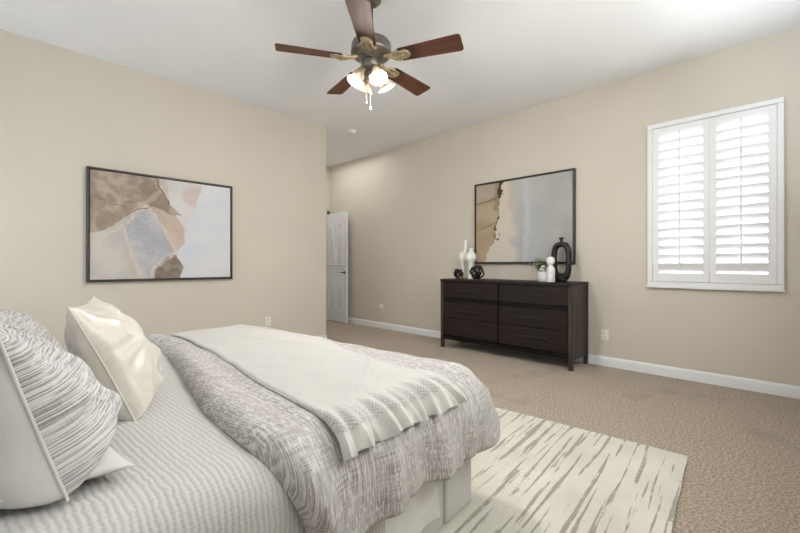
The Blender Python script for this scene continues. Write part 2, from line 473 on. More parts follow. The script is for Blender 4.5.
t = thing('smoke_detector', 'round white smoke detector on the ceiling beyond the fan', 'smoke detector', (3.527, 4.453, ZC))
MB().lathe([(0, 0), (0.068, 0), (0.068, -0.012), (0.060, -0.020), (0, -0.020)], 32, closed=False).build('base', M_plastic, t)
MB().lathe([(0.056, -0.018), (0.055, -0.034), (0.045, -0.042), (0, -0.044)], 32, closed=False).build('cap', M_plastic, t)
t = thing('ceiling_vent', 'square white louvred air vent in the ceiling of the passage', 'vent', (3.87, 5.56, ZC))
b = MB(); w2 = 0.20
for (x0, x1, y0, y1) in ((-w2, w2, -w2, -w2 + 0.03), (-w2, w2, w2 - 0.03, w2), (-w2, -w2 + 0.03, -w2, w2), (w2 - 0.03, w2, -w2, w2)): b.box(x0, x1, y0, y1, -0.012, 0)
b.build('vent_frame', M_trim, t, bevel=0.003)
b = MB()
for i in range(9):
    y = -0.15 + i * 0.0375; Mx = Matrix.Translation((0, y, -0.006)) @ Matrix.Rotation(math.radians(-25), 4, 'X')
    b.box(-w2 + 0.03, w2 - 0.03, -0.021, 0.021, -0.001, 0.001, M=Mx)
b.build('vent_slats', M_trim, t, smooth=0)
MB().box(-w2 + 0.02, w2 - 0.02, -w2 + 0.02, w2 - 0.02, -0.0012, -0.0002).build('vent_opening', simple('grey_duct', srgb(200, 200, 200), 0.8), t, smooth=0)

# ---------------------------------------------------------------- ceiling fan
FX, FY, FZ = 1.855, 2.12, 2.55
fan = thing('ceiling_fan', 'five-blade ceiling fan with walnut blades and four lit glass lamps', 'ceiling fan', (FX, FY, 0))
MB().lathe([(0, ZC), (0.075, ZC), (0.078, ZC - 0.012), (0.07, ZC - 0.035), (0.045, ZC - 0.062), (0.02, ZC - 0.072), (0, ZC - 0.072)], 40, closed=False).build('canopy', M_bronze, fan)
MB().tube([(0, 0, ZC - 0.06), (0, 0, 2.74)], 0.0125, 16).build('downrod', M_bronze, fan)
MB().lathe([(0, 2.745), (0.026, 2.745), (0.030, 2.735), (0.032, 2.715), (0.06, 2.706), (0.105, 2.698), (0.132, 2.686), (0.142, 2.670), (0.144, 2.650), (0.144, 2.622),
            (0.147, 2.618), (0.147, 2.606), (0.140, 2.600), (0.132, 2.588), (0.105, 2.574), (0.075, 2.566), (0.07, 2.560), (0, 2.560)], 56, closed=False).build('motor_housing', M_bronze, fan, smooth=50)
MB().lathe([(0, 2.562), (0.062, 2.562), (0.066, 2.545), (0.066, 2.515), (0.056, 2.500), (0.045, 2.494), (0.045, 2.478), (0.052, 2.470), (0.052, 2.452), (0.035, 2.440), (0.018, 2.432), (0.012, 2.415), (0.006, 2.40), (0, 2.40)], 40, closed=False).build('switch_housing', M_bronze, fan, smooth=50)
# direction of the camera-space lateral axis in room space
de0 = -0.048
def cam_dir(a):
    l, d = math.cos(a), math.sin(a)
    s_, c_ = math.sin(YAW), math.cos(YAW)
    return math.atan2(-c_ * l + s_ * d, s_ * l + c_ * d)
def blade_outline():
    pts = []
    r0, r1, w0, w1 = 0.205, 0.66, 0.060, 0.075
    n = 6
    for i in range(n + 1):      # rounded tip corners
        a = -PI / 2 + PI / 2 * i / n; pts.append((r1 - 0.022 + 0.022 * math.cos(a), -(w1 - 0.022) + 0.022 * math.sin(a)))
    for i in range(n + 1):
        a = PI / 2 * i / n; pts.append((r1 - 0.022 + 0.022 * math.cos(a), (w1 - 0.022) + 0.022 * math.sin(a)))
    for i in range(n + 1):
        a = PI / 2 + PI / 2 * i / n; pts.append((r0 + 0.03 + 0.03 * math.cos(a), (w0 - 0.03) + 0.03 * math.sin(a)))
    for i in range(n + 1):
        a = PI + PI / 2 * i / n; pts.append((r0 + 0.03 + 0.03 * math.cos(a), -(w0 - 0.03) + 0.03 * math.sin(a)))
    return pts
blade0 = None
for k in range(5):
    ang = cam_dir(math.radians(-18 + 72 * k) + de0)
    if blade0 is None:
        o = blade_outline(); n = len(o)
        vs = [(x, y, z) for z in (-0.0035, 0.0035) for (x, y) in o]
        fs = [tuple(range(n))[::-1], tuple(range(n, 2 * n))] + [(i, (i + 1) % n, n + (i + 1) % n, n + i) for i in range(n)]
        bl = MB().add(vs, fs).build('blade', M_blade, fan, bevel=0.0015)
        # scrolled blade iron: arm rising to the motor, round medallion and two side leaves
        ir = MB()
        ir.lathe([(0, -0.012), (0.022, -0.012), (0.036, -0.009), (0.043, -0.0036), (0.043, 0.0), (0, 0.0)], 28, (0.255, 0, 0), closed=False)
        for s in (-1, 1):
            ir.tube([(0.255, s * 0.02, -0.006), (0.215, s * 0.040, -0.008), (0.180, s * 0.030, -0.004), (0.150, s * 0.012, 0.004), (0.115, s * 0.010, 0.012)], [0.008, 0.010, 0.010, 0.009, 0.009], 8)
            ir.tube([(0.205, s * 0.008, -0.010), (0.180, s * 0.010, -0.006), (0.16, 0, 0.0)], 0.006, 8)
        ir.tube([(0.255, 0, -0.007), (0.21, 0, -0.009), (0.16, 0, 0.0), (0.10, 0, 0.018)], [0.012, 0.012, 0.014, 0.016], 10)
        iron = ir.build('blade_iron', M_brass, bl, smooth=60)
        blade0 = bl
    else:
        bl = blade0.copy(); COL.objects.link(bl); bl.parent = fan
        ir2 = blade0.children[0].copy(); COL.objects.link(ir2); ir2.parent = bl
    bl.location = (0, 0, FZ + 0.01)
    bl.rotation_euler = (math.radians(-12), 0, ang)
# light kit arms, shades, bulbs
def shade(a, first=None):
    tilt = math.radians(27)
    # local frame: shade axis points down and outwards
    ax = Vector((math.cos(a) * math.sin(tilt), math.sin(a) * math.sin(tilt), -math.cos(tilt)))
    Rm = ax.to_track_quat('Z', 'Y').to_matrix()
    base = Vector((math.cos(a) * 0.078, math.sin(a) * 0.078, 2.468))
    arm = MB().tube([(math.cos(a) * 0.03, math.sin(a) * 0.03, 2.465), (math.cos(a) * 0.055, math.sin(a) * 0.055, 2.482), tuple(base)], 0.008, 10)
    arm.lathe([(0.0, -0.012), (0.020, -0.012), (0.024, 0.004), (0.024, 0.018), (0, 0.018)], 20, tuple(base), Rm, closed=False)
    arm.build('lamp_arm', M_brass, fan, smooth=50)
    prof = [(0.022, 0.010), (0.030, 0.018), (0.036, 0.035), (0.040, 0.055), (0.047, 0.075), (0.058, 0.092), (0.064, 0.098)]
    n = 32; vs = []; fs = []
    full = prof + [(r - 0.003, z) for r, z in prof[::-1]]
    m = len(full)
    for j, (r, z) in enumerate(full):
        fl = max(0.0, (z - 0.06) / 0.04)
        for i in range(n):
            t_ = 2 * PI * i / n; rr = r + 0.0022 * fl * math.cos(8 * t_)
            vs.append(tuple(Rm @ Vector((rr * math.cos(t_), rr * math.sin(t_), z)) + base))
    for j in range(m):
        for i in range(n): fs.append((j * n + i, j * n + (i + 1) % n, ((j + 1) % m) * n + (i + 1) % n, ((j + 1) % m) * n + i))
    sh = MB().add(vs, fs).build('lamp_shade', M_shade, fan, smooth=60)
    bc = [(0, 0.016), (0.012, 0.018), (0.013, 0.035), (0.022, 0.052), (0.026, 0.066), (0.022, 0.080), (0.012, 0.089), (0, 0.091)]
    MB().lathe(bc, 20, tuple(base), Rm, closed=False).build('bulb', M_bulb, sh, smooth=80)
    p = bpy.data.lights.new('bulb_light', 'POINT'); p.energy = 7.5; p.color = (1, 0.95, 0.90); p.shadow_soft_size = 0.03
    po = bpy.data.objects.new('bulb_light', p); COL.objects.link(po); po.parent = fan; po.location = base + ax * 0.100
for k in range(4): shade(cam_dir(math.radians(-62 + 90 * k)))
for (dx, dy, z1, mat, nm) in ((-0.025, 0.026, 2.245, M_dark, 'pull_chain'), (-0.004, 0.004, 2.205, M_ceramic, 'pull_chain')):
    c = MB(); c.tube([(dx, dy, 2.43), (dx, dy, z1 + 0.02)], 0.0009, 6)
    c.build(nm, M_bronze, fan)
    MB().lathe([(0, 0.024), (0.004, 0.022), (0.008, 0.008), (0.007, 0.0), (0, -0.002)], 14, (dx, dy, z1), closed=False).build('pull_knob', mat, fan)

# ---------------------------------------------------------------- pictures
def inpoly(x, y, P):
    c = False; j = len(P) - 1
    for i in range(len(P)):
        if (P[i][1] > y) != (P[j][1] > y) and x < (P[j][0] - P[i][0]) * (y - P[i][1]) / (P[j][1] - P[i][1]) + P[i][0]: c = not c
        j = i
    return c
def mixc(a, b, t): t = max(0, min(1, t)); return tuple(a[i] * (1 - t) + b[i] * t for i in range(3))
def nz(x, y, s, seed=0): return noise.noise(Vector((x * s, y * s, seed * 7.3)))
def fb(x, y, s, seed=0): return noise.fractal(Vector((x * s, y * s, seed * 5.1)), 1.0, 2.0, 4)

def as_seen(px, py, qx, qy, u):
    """where along the picture a point u sits once foreshortened, 0..1 (the sketch notes below were taken that way)"""
    s_, c_ = math.sin(YAW), math.cos(YAW)
    f = lambda X, Y: (X * s_ - Y * c_) / (X * c_ + Y * s_)
    a, b_ = f(px, py), f(qx, qy)
    return (f(px + (qx - px) * u, py + (qy - py) * u) - a) / (b_ - a)
def art_left(x, y):
    x = as_seen(0.527, 4.58, 1.848, 4.58, x)
    wx = x + 0.022 * fb(x, y, 7, 1); wy = y + 0.022 * fb(x, y, 7, 2)
    A = [(-1, -1), (.47, -1), (.47, 0), (.56, .22), (.66, .36), (.60, .38), (.45, .29), (.32, .37), (.24, .40), (.12, .55), (-1, .80)]
    B = [(-1, .74), (.12, .55), (.22, .48), (.25, .62), (.38, 2), (-1, 2)]
    Cc = [(.24, .44), (.42, .29), (.47, .36), (.62, .74), (.46, .89), (.46, 2), (.38, 2), (.38, 1), (.25, .62)]
    D = [(.42, .29), (.60, .33), (.67, .50), (.66, .66), (.63, .76), (.55, .58)]
    E_ = [(.46, .90), (.55, .80), (.63, .76), (.665, .86), (.64, .98), (.62, 2), (.46, 2)]
    G = [(.47, -1), (.80, -1), (.79, .12), (.75, .30), (.71, .45), (.66, .62), (.64, .36), (.56, .2)]
    n = fb(x, y, 4, 3); n2 = fb(x, y, 16, 4)
    vor = noise.voronoi(Vector((wx * 9, wy * 8, 0.4)))[0]; edge = vor[1] - vor[0]
    cell = noise.cell(Vector((vor[0] * 0 + round(wx * 9 + n), round(wy * 8 + n2), 3.0)))
    if inpoly(wx, wy, E_): c = mixc((158, 146, 134), (130, 120, 108), 0.5 + n2)
    elif inpoly(wx, wy, A):
        c = mixc((184, 168, 153), (156, 141, 129), 0.5 + n + 0.9 * n2)
        for (bx, by, br) in ((.05, .30, .07), (.13, .46, .09), (.29, .33, .08), (.49, .25, .09), (.42, .12, .07), (.20, .42, .05)):
            d = math.hypot(wx - bx, (wy - by) * .85)
            if d < br: c = mixc(c, (146, 131, 118), 0.75 * min(1, (br - d) / 0.012))
        if wy > 0.27 and wx < 0.42 and wx > 0.02: c = mixc(c, (203, 180, 156), 0.30 + 0.5 * n)
        c = mixc(c, (205, 186, 166), 0.5 if abs(wy - (.78 - wx * 1.3)) < 0.03 else 0)
    elif inpoly(wx, wy, Cc):
        c = mixc((180, 180, 187), (200, 197, 198), 0.5 + n * 1.4 + 0.6 * n2)
        if edge < 0.05: c = mixc(c, (200, 197, 198), 0.35)
        else: c = mixc(c, (164, 165, 175), 0.45 * abs(cell))
    elif inpoly(wx, wy, B):
        c = mixc((207, 202, 196), (190, 187, 184), 0.5 + n * 1.2)
        if edge < 0.05: c = mixc(c, (210, 200, 190), 0.25)
    elif inpoly(wx, wy, D): c = mixc((207, 189, 174), (190, 174, 160), 0.5 + n)
    elif inpoly(wx, wy, G):
        c = mixc((219, 215, 214), (206, 202, 202), 0.5 + n)
        d = math.hypot((wx - .74), (wy - .14) * .8)
        if d < .10: c = mixc(c, (205, 184, 180), 0.6 * min(1, (.10 - d) / .03))
    elif wx < 0.56: c = mixc((204, 196, 188), (194, 186, 180), 0.5 + n)
    else: c = mixc((211, 215, 222), (220, 221, 224), 0.5 + n)
    # cream veins between the stones
    def seg(ax, ay, bx, by):
        vx, vy = bx - ax, by - ay; t = max(0, min(1, ((wx - ax) * vx + (wy - ay) * vy) / (vx * vx + vy * vy)))
        return math.hypot(wx - ax - t * vx, wy - ay - t * vy)
    for s in ((.0, .70, .22, .50), (.22, .5, .42, .29), (.42, .29, .55, .55), (.55, .55, .63, .76), (.63, .76, .46, .89), (.46, .89, .45, 1), (.25, .62, .38, 1), (.25, .5, .25, .62)):
        d = seg(*s)
        if d < 0.012: c = mixc(c, (216, 203, 190), 0.6 * (0.5 + abs(n2) * 2))
    for s, wd in (((.47, 0, .53, .16), .006), ((.24, .41, .42, .30), .0045), ((.53, .16, .57, .24), .004), ((.10, .28, .24, .31), .003)):
        if seg(*s) < wd * (0.5 + abs(fb(x, y, 12, 8))): c = mixc(c, (92, 78, 66), 0.85)
    return c

def art_right(x, y):
    x = as_seen(4.53, 3.0, 4.53, 1.68, x)
    wx = x + 0.02 * fb(x, y, 6, 11); wy = y + 0.02 * fb(x, y, 6, 12)
    n = fb(x, y, 3, 13); n2 = fb(x, y, 12, 14)
    bx = [(0, .255), (.1, .245), (.3, .225), (.42, .235), (.55, .20), (.66, .205), (.75, .18), (.88, .12), (1, .08)]
    for i in range(len(bx) - 1):
        if bx[i][0] <= y <= bx[i + 1][0]: t = (y - bx[i][0]) / (bx[i + 1][0] - bx[i][0]); edge = bx[i][1] * (1 - t) + bx[i + 1][1] * t
    edge += 0.015 * fb(0, y, 14, 15)
    if wx < edge:
        if y < 0.22: c = mixc((184, 168, 156), (168, 153, 138), 0.5 + n)
        elif y < 0.55: c = mixc((160, 145, 122), (184, 168, 144), 0.5 + 1.2 * n)
        else: c = mixc((190, 168, 145), (176, 155, 132), 0.5 + n)
        if abs(wy - 0.2 - 0.25 * (0.2 - wx)) < 0.010: c = mixc(c, (128, 108, 84), 0.7)
        if abs(wy - 0.55 + 0.5 * (wx - .1)) < 0.012: c = mixc(c, (146, 122, 92), 0.6)
        d = edge - wx
        if 0 <= d < 0.05 and y < .35: c = mixc(c, (150, 128, 100), 0.6)
    else:
        peach = (212, 203, 191)
        blue = mixc((174, 177, 181), (188, 188, 187), 0.5 + n)
        right = mixc((172, 170, 168), (184, 182, 180), 0.5 + n)
        k1 = (wx - 0.33 + 0.10 * n + 0.06 * (y - .5)) / 0.08
        c = mixc(peach, blue, k1)
        c = mixc(c, right, (wx - 0.6 + 0.1 * n) / 0.2)
        st = math.exp(-((wx - 0.52 - 0.03 * fb(0, y, 4, 17)) / 0.035) ** 2); c = mixc(c, (203, 202, 200), 0.6 * st)
        st = math.exp(-((wx - 0.37) / 0.03) ** 2) * (1 if y < 0.4 else 0.15); c = mixc(c, (205, 184, 160), 0.6 * st)
    d = abs(wx - edge - 0.0)
    th = 0.034 * max(0, math.sin(y * 9.0 + 0.6)) * (0.6 + 1.2 * n2) if y < 0.42 else 0.012 * max(0, fb(0, y, 11, 18) + 0.35)
    if y < 0.75 and d < th: c = mixc(c, (66, 50, 40), 0.9)
    dd = math.hypot((wx - .215) / .035, (wy - .66) / .07)
    if 0.75 < dd < 1.0 and fb(x, y, 9, 21) > -0.15: c = mixc(c, (90, 62, 48), 0.85)
    return c

def art_mat():
    k = NT('painted_canvas'); a = k.n('ShaderNodeVertexColor'); a.layer_name = 'paint'
    f = k.noise(k.coord(), 60, 4, 0.6); g = k.noise(k.coord(), 400, 2)
    k.bump(g, 0.15, 0.001)
    return k.set(k.mix(k.ramp(f, [(0.3, (0.94, 0.94, 0.94, 1)), (0.7, WHITE)]), a.outputs[0], k.ramp(f, [(0.3, (0.9, 0.9, 0.9, 1)), (0.7, WHITE)]), 'MULTIPLY'), 0.7, spec=0.2)
M_art = art_mat()

def picture(label, loc, rz, W, H, fn):
    """local x to the right as seen, local -y faces the viewer, z up; origin at the bottom centre on the wall"""
    t = thing('framed_picture', label, 'picture', loc, rz, 'framed abstract paintings')
    fw, dp = 0.016, 0.045
    b = MB()
    b.box(-W / 2, W / 2, -dp, -0.002, 0, fw); b.box(-W / 2, W / 2, -dp, -0.002, H - fw, H)
    b.box(-W / 2, -W / 2 + fw, -dp, -0.002, fw, H - fw); b.box(W / 2 - fw, W / 2, -dp, -0.002, fw, H - fw)
    b.build('frame', M_frame, t, bevel=0.0015)
    MB().box(-W / 2 + fw, W / 2 - fw, -0.012, -0.004, fw, H - fw).build('backing', M_dark, t, smooth=0)
    cw, ch = W - 2 * fw - 0.016, H - 2 * fw - 0.016
    nx, ny = 230, 185
    vs = []; cols = []
    for j in range(ny + 1):
        for i in range(nx + 1):
            u, v = i / nx, j / ny
            vs.append((-cw / 2 + cw * u, -0.036, fw + 0.008 + ch * (1 - v)))
            cols.append(srgb(*fn(u, v)))
    fs = [(j * (nx + 1) + i, (j + 1) * (nx + 1) + i, (j + 1) * (nx + 1) + i + 1, j * (nx + 1) + i + 1) for j in range(ny) for i in range(nx)]
    m = MB().add(vs, fs)
    o0 = len(m.v)   # canvas sides
    x0, x1, z0, z1 = -cw / 2, cw / 2, fw + 0.008, fw + 0.008 + ch
    m.box(x0, x1, -0.0355, -0.010, z0, z1); cols += [srgb(200, 196, 190)] * 8
    me = bpy.data.meshes.new('canvas'); me.from_pydata(m.v, [], m.f); me.materials.append(M_art)
    ca = me.color_attributes.new('paint', 'FLOAT_COLOR', 'POINT')
    ca.data.foreach_set('color', [c for q in cols for c in q])
    o = bpy.data.objects.new('canvas', me); COL.objects.link(o); o.parent = t
    return t
picture('dark-framed abstract painting of brown and grey stone shapes hanging over the bed', ((0.527 + 1.848) / 2, YL, 0.925), 0, 1.321, 1.066, art_left)
picture('black-framed abstract painting, tan and pale grey with a dark crack, above the dresser', (XR, (1.699 + 3.023) / 2 - 0.022, 1.099), -PI / 2, 1.324, 1.075, art_right)

# ---------------------------------------------------------------- dresser
DX0, DX1, DY0, DY1, DZ = 4.055, 4.512, 1.538, 3.245, 0.90
d = thing('dresser', 'dark espresso wooden six-drawer dresser against the right wall', 'dresser', (DX0, DY0, 0))
LW, LD = DY1 - DY0, DX1 - DX0       # local: x depth 0..LD (front at 0), y width 0..LW
MB().box(-0.004, LD, -0.004, LW + 0.004, DZ - 0.032, DZ).build('top', M_dres_h, d, bevel=0.003)
for (x, y) in ((0.0, 0.0), (0.0, LW - 0.04), (LD - 0.04, 0.0), (LD - 0.04, LW - 0.04)):
    MB().box(x, x + 0.04, y, y + 0.04, 0, DZ - 0.032).build('leg', M_dres_v, d, bevel=0.003)
for y in (0.008, LW - 0.024):
    MB().box(0.04, LD - 0.04, y, y + 0.016, 0.10, DZ - 0.032).build('side_panel', M_dres_v, d)
b = MB(); b.box(0.035, LD - 0.012, 0.024, LW - 0.024, 0.105, DZ - 0.034); b.build('carcass', M_dres_h, d)
b = MB(); b.box(0.006, 0.04, 0.04, LW - 0.04, 0.115, 0.160); b.box(0.012, 0.04, 0.04, LW - 0.04, 0.622, 0.650)
b.box(0.002, 0.04, LW / 2 - 0.006, LW / 2 + 0.006, 0.15, DZ - 0.032)
b.build('front_rail', M_rail, d, bevel=0.002)
rows = [(0.662, 0.858), (0.407, 0.606), (0.172, 0.400)]
for ri, (z0, z1) in enumerate(rows):
    for (y0, y1) in ((0.046, LW / 2 - 0.009), (LW / 2 + 0.009, LW - 0.046)):
        x = 0.012 if ri == 0 else 0.003
        dw = MB().box(x, 0.045, y0, y1, z0, z1).build('drawer', M_dres_h, d, bevel=0.003)
        ym = (y0 + y1) / 2; hz = (z0 + z1) / 2 + (0.02 if ri == 2 else 0.0); hl = 0.20
        h = MB()
        h.box(x - 0.036, x - 0.024, ym - hl, ym + hl, hz - 0.006, hz + 0.006)
        for s in (-1, 1): h.box(x - 0.030, x + 0.001, ym + s * (hl - 0.035) - 0.005, ym + s * (hl - 0.035) + 0.005, hz - 0.005, hz + 0.005)
        h.build('handle', M_handle, dw, bevel=0.002)

# ---------------------------------------------------------------- decor on the dresser
def at(x, y): return (x, y, DZ)
# tall white vase with a side neck
t = MB()
t.lathe([(0, 0), (0.045, 0), (0.048, 0.01), (0.030, 0.03), (0.024, 0.08), (0.024, 0.17), (0.030, 0.20), (0.05, 0.225), (0.064, 0.255), (0.068, 0.29), (0.060, 0.33), (0.040, 0.355), (0.020, 0.37), (0, 0.372)], 32, closed=False)
t.tube([(0, -0.030, 0.27), (0, -0.045, 0.33), (0, -0.052, 0.38), (0, -0.054, 0.44), (0, -0.054, 0.515)], [0.03, 0.034, 0.032, 0.029, 0.030], 18)
t.v = [(x * 0.82, y * 0.82, z) for x, y, z in t.v]
tag(t.build('sculptural_vase', M_ceramic, loc=at(4.36, 3.10), smooth=60), 'tallest white ceramic vase with a side neck, at the left end of the dresser', 'vase')
t = MB()
t.lathe([(0, 0), (0.050, 0), (0.052, 0.012), (0.046, 0.02), (0.044, 0.06), (0.040, 0.16), (0.040, 0.20), (0.055, 0.225), (0.080, 0.255), (0.087, 0.285), (0.078, 0.32), (0.050, 0.345), (0.034, 0.358), (0.033, 0.38), (0.037, 0.405), (0.030, 0.405), (0.026, 0.37), (0.0, 0.36)], 36, closed=False)
t.v = [(x * 0.86, y * 0.86, z) for x, y, z in t.v]
tag(t.build('bulb_vase', M_ceramic, loc=at(4.29, 2.925), smooth=50), 'white ceramic vase with a round bulb and column foot between the black knots', 'vase')
def knot(label, loc, R, seed, r=0.0075):
    rnd = random.Random(seed); m = MB()
    for q in range(6):
        ax = Vector((rnd.uniform(-1, 1), rnd.uniform(-1, 1), rnd.uniform(-1, 1))).normalized()
        u = ax.orthogonal().normalized(); v = ax.cross(u)
        off = rnd.uniform(-0.35, 0.35) * R; rr = math.sqrt(R * R - off * off)
        ph = rnd.uniform(0, 6)
        m.tube([(u * math.cos(a) + v * math.sin(a)) * rr * (1 + 0.10 * math.sin(3 * a + ph)) + ax * (off + 0.012 * math.sin(2 * a + ph)) for a in [2 * PI * i / 40 for i in range(40)]], r, 8, cyclic=True)
    zmin = min(p[2] for p in m.v)
    m.v = [(p[0], p[1], p[2] - zmin) for p in m.v]
    return tag(m.build('knot_sculpture', M_blackmetal, loc=loc, smooth=60), label, 'sculpture', 'black knot sculptures on the dresser')
knot('smaller black looped knot sculpture at the far left of the dresser top', at(4.20, 3.06), 0.058, 3, 0.0085)
knot('larger black looped knot sculpture right of the white bulb vase', at(4.20, 2.765), 0.084, 5, 0.010)
t = MB().lathe([(0, 0), (0.030, 0), (0.036, 0.012), (0.036, 0.034), (0.030, 0.034), (0.028, 0.012), (0, 0.010)], 28, closed=False)
tag(t.build('votive_bowl', M_gold, loc=at(4.17, 3.00), smooth=50), 'tiny gold votive bowl in front of the white vases', 'bowl')

# planter with greenery
pl = thing('potted_plant', 'small white oval planter with leafy green and white sprigs on the dresser', 'plant', at(4.23, 1.915))
prof = [(0, 0), (0.050, 0), (0.060, 0.012), (0.066, 0.05), (0.066, 0.09), (0.060, 0.112), (0.054, 0.112), (0.056, 0.09), (0.0, 0.088)]
m = MB().lathe(prof, 36, closed=False); m.v = [(x * 0.75, y * 1.1, z) for x, y, z in m.v]
kx = NT('marbled_white_ceramic'); fx = kx.noise(kx.coord(), 45, 4, 0.7); kx.bump(fx, 0.6, 0.006)
M_marb = kx.set(kx.ramp(fx, [(0.3, srgb(205, 205, 206)), (0.6, srgb(238, 238, 238))]), 0.4)
m.build('planter', M_marb, pl, smooth=50)
rnd = random.Random(11)
def leaf(m, base, dirv, L, Wd):
    dirv = dirv.normalized(); side = dirv.cross(Vector((0, 0, 1)));
    if side.length < 1e-3: side = Vector((1, 0, 0))
    side.normalize(); nrm = side.cross(dirv)
    vs = []; fs = []
    prof = [(0, 0.05), (0.25, 0.75), (0.5, 1.0), (0.75, 0.7), (1.0, 0.03)]
    for t_, wd in prof:
        c = base + dirv * L * t_ - Vector((0, 0, 1)) * L * 0.35 * t_ * t_
        for s in (-1, 0, 1): vs.append(c + side * s * wd * Wd / 2 + nrm * (abs(s) * 0.12 * Wd))
    for i in range(4):
        for k in range(2): fs.append((i * 3 + k, i * 3 + k + 1, i * 3 + k + 4, i * 3 + k + 3))
    m.add(vs, fs)
lg, lw, st = MB(), MB(), MB()
for i in range(60):
    a = rnd.uniform(-0.35, PI + 0.35); el = rnd.uniform(0.6, 1.45)
    dv = Vector((math.cos(a) * math.cos(el) * 0.8, math.sin(a) * math.cos(el), math.sin(el)))
    b0 = Vector((rnd.uniform(-.02, .02), rnd.uniform(-.04, .04), 0.095)); L = rnd.uniform(0.09, 0.185)
    tip = b0 + dv * L
    st.tube([b0, b0 + dv * L * 0.5 + Vector((0, 0, 0.006)), tip], 0.0014, 5)
    for q in range(5):
        p = b0 + dv * L * (0.35 + 0.16 * q); a2 = a + rnd.uniform(-1.6, 1.6)
        leaf(lg if rnd.random() < 0.72 else lw, p, Vector((math.cos(a2), math.sin(a2), rnd.uniform(-0.1, 0.8))), rnd.uniform(0.032, 0.05), 0.024)
st.build('stems', simple('stem_green', srgb(110, 118, 84), 0.7), pl)
lg.build('leaves', simple('sage_leaf', srgb(136, 148, 108), 0.65, vary=0.25, scale=60), pl, smooth=60)
lw.build('blossoms', simple('cream_petal', srgb(232, 232, 214), 0.7), pl, smooth=60)
fl = MB()
for (y, z) in ((-0.012, 0.165), (0.012, 0.135), (-0.02, 0.128)):
    fl.lathe([(0, -0.016), (0.014, -0.010), (0.019, 0), (0.015, 0.012), (0, 0.018)], 12, (-0.045, y, z), closed=False)
fl.build('flower', simple('white_petal', srgb(240, 240, 236), 0.6), pl, smooth=70)

t = MB().lathe([(0, 0), (0.042, 0), (0.045, 0.010), (0.045, 0.12), (0.042, 0.15), (0.030, 0.170), (0.022, 0.178), (0.024, 0.186), (0.036, 0.198), (0.045, 0.220), (0.045, 0.240), (0.036, 0.262), (0.018, 0.276), (0, 0.278)], 36, closed=False)
tag(t.build('ball_top_bottle', M_marb, loc=at(4.20, 1.825), smooth=60), 'white ceramic bottle with a ball top between the planter and the black vase', 'bottle')

# black ring vase: oval hollow body, foot and short neck
t = MB(); N = 64
cz, ry, rz_ = 0.232, 0.081, 0.180
pts = []; rs = []
vs = []; fs = []; n = 14
for i in range(N):
    a = 2 * PI * i / N
    e = 0.62
    cy_ = ry * math.copysign(abs(math.cos(a)) ** e, math.cos(a)); cz_ = rz_ * math.copysign(abs(math.sin(a)) ** e, math.sin(a))
    c = Vector((0, cy_, cz + cz_)); out = Vector((0, cy_ / ry ** 1.3, cz_ / rz_ ** 1.3)).normalized()
    low = max(0.0, -math.sin(a)) ** 3; hi = max(0.0, math.sin(a)) ** 4
    wr = 0.031 + 0.015 * low + 0.0 * hi; dx = 0.042
    for k in range(n):
        b_ = 2 * PI * k / n
        vs.append(c + out * wr * math.cos(b_) + Vector((dx * math.sin(b_), 0, 0)))
for i in range(N):
    for k in range(n): fs.append((i * n + k, i * n + (k + 1) % n, ((i + 1) % N) * n + (k + 1) % n, ((i + 1) % N) * n + k))
t.add(vs, fs)
t.lathe([(0, 0), (0.055, 0), (0.062, 0.012), (0.060, 0.045), (0.0, 0.05)], 36, closed=False)
t.lathe([(0, 0.42), (0.024, 0.42), (0.018, 0.45), (0.018, 0.465), (0.026, 0.484), (0.027, 0.490), (0.018, 0.490), (0.014, 0.46), (0, 0.455)], 28, closed=False)
tag(t.build('ring_vase', M_black, loc=at(4.35, 1.768), smooth=60), 'black ceramic vase with an open oval body and short neck on the dresser', 'vase')

# ---------------------------------------------------------------- rug
BA = math.radians(4.6)                                 # the bed and the rug are turned a little in the room
rg = MB(); nx, ny = 120, 150; RL, RW, RT = 2.44, 3.05, 0.012
vs = []
for j in range(ny + 1):
    for i in range(nx + 1):
        x = -RL + RL * i / nx; y = RW * j / ny
        e = 0.005 * noise.noise(Vector((x * 6, y * 6, 0)))
        if i == nx: x += e
        if j == 0: y += e
        vs.append((x, y, RT + 0.0015 * noise.noise(Vector((x * 9, y * 9, 2)))))
base = len(vs)
rim = [i for i in range(nx + 1)] + [j * (nx + 1) + nx for j in range(1, ny + 1)] + [ny * (nx + 1) + i for i in range(nx - 1, -1, -1)] + [j * (nx + 1) for j in range(ny - 1, 0, -1)]
fs = [(j * (nx + 1) + i, j * (nx + 1) + i + 1, (j + 1) * (nx + 1) + i + 1, (j + 1) * (nx + 1) + i) for j in range(ny) for i in range(nx)]
vs += [(vs[r][0], vs[r][1], 0.0005) for r in rim]
R_ = len(rim)
fs += [(rim[i], base + i, base + (i + 1) % R_, rim[(i + 1) % R_]) for i in range(R_)] + [tuple(base + i for i in range(R_))]
rg.add(vs, fs)
o = rg.build('area_rug', M_rug, smooth=30, loc=(2.70, 0.39, 0), rot=(0, 0, BA))
tag(o, 'cream area rug with long taupe streaks lying under the bed', 'rug')

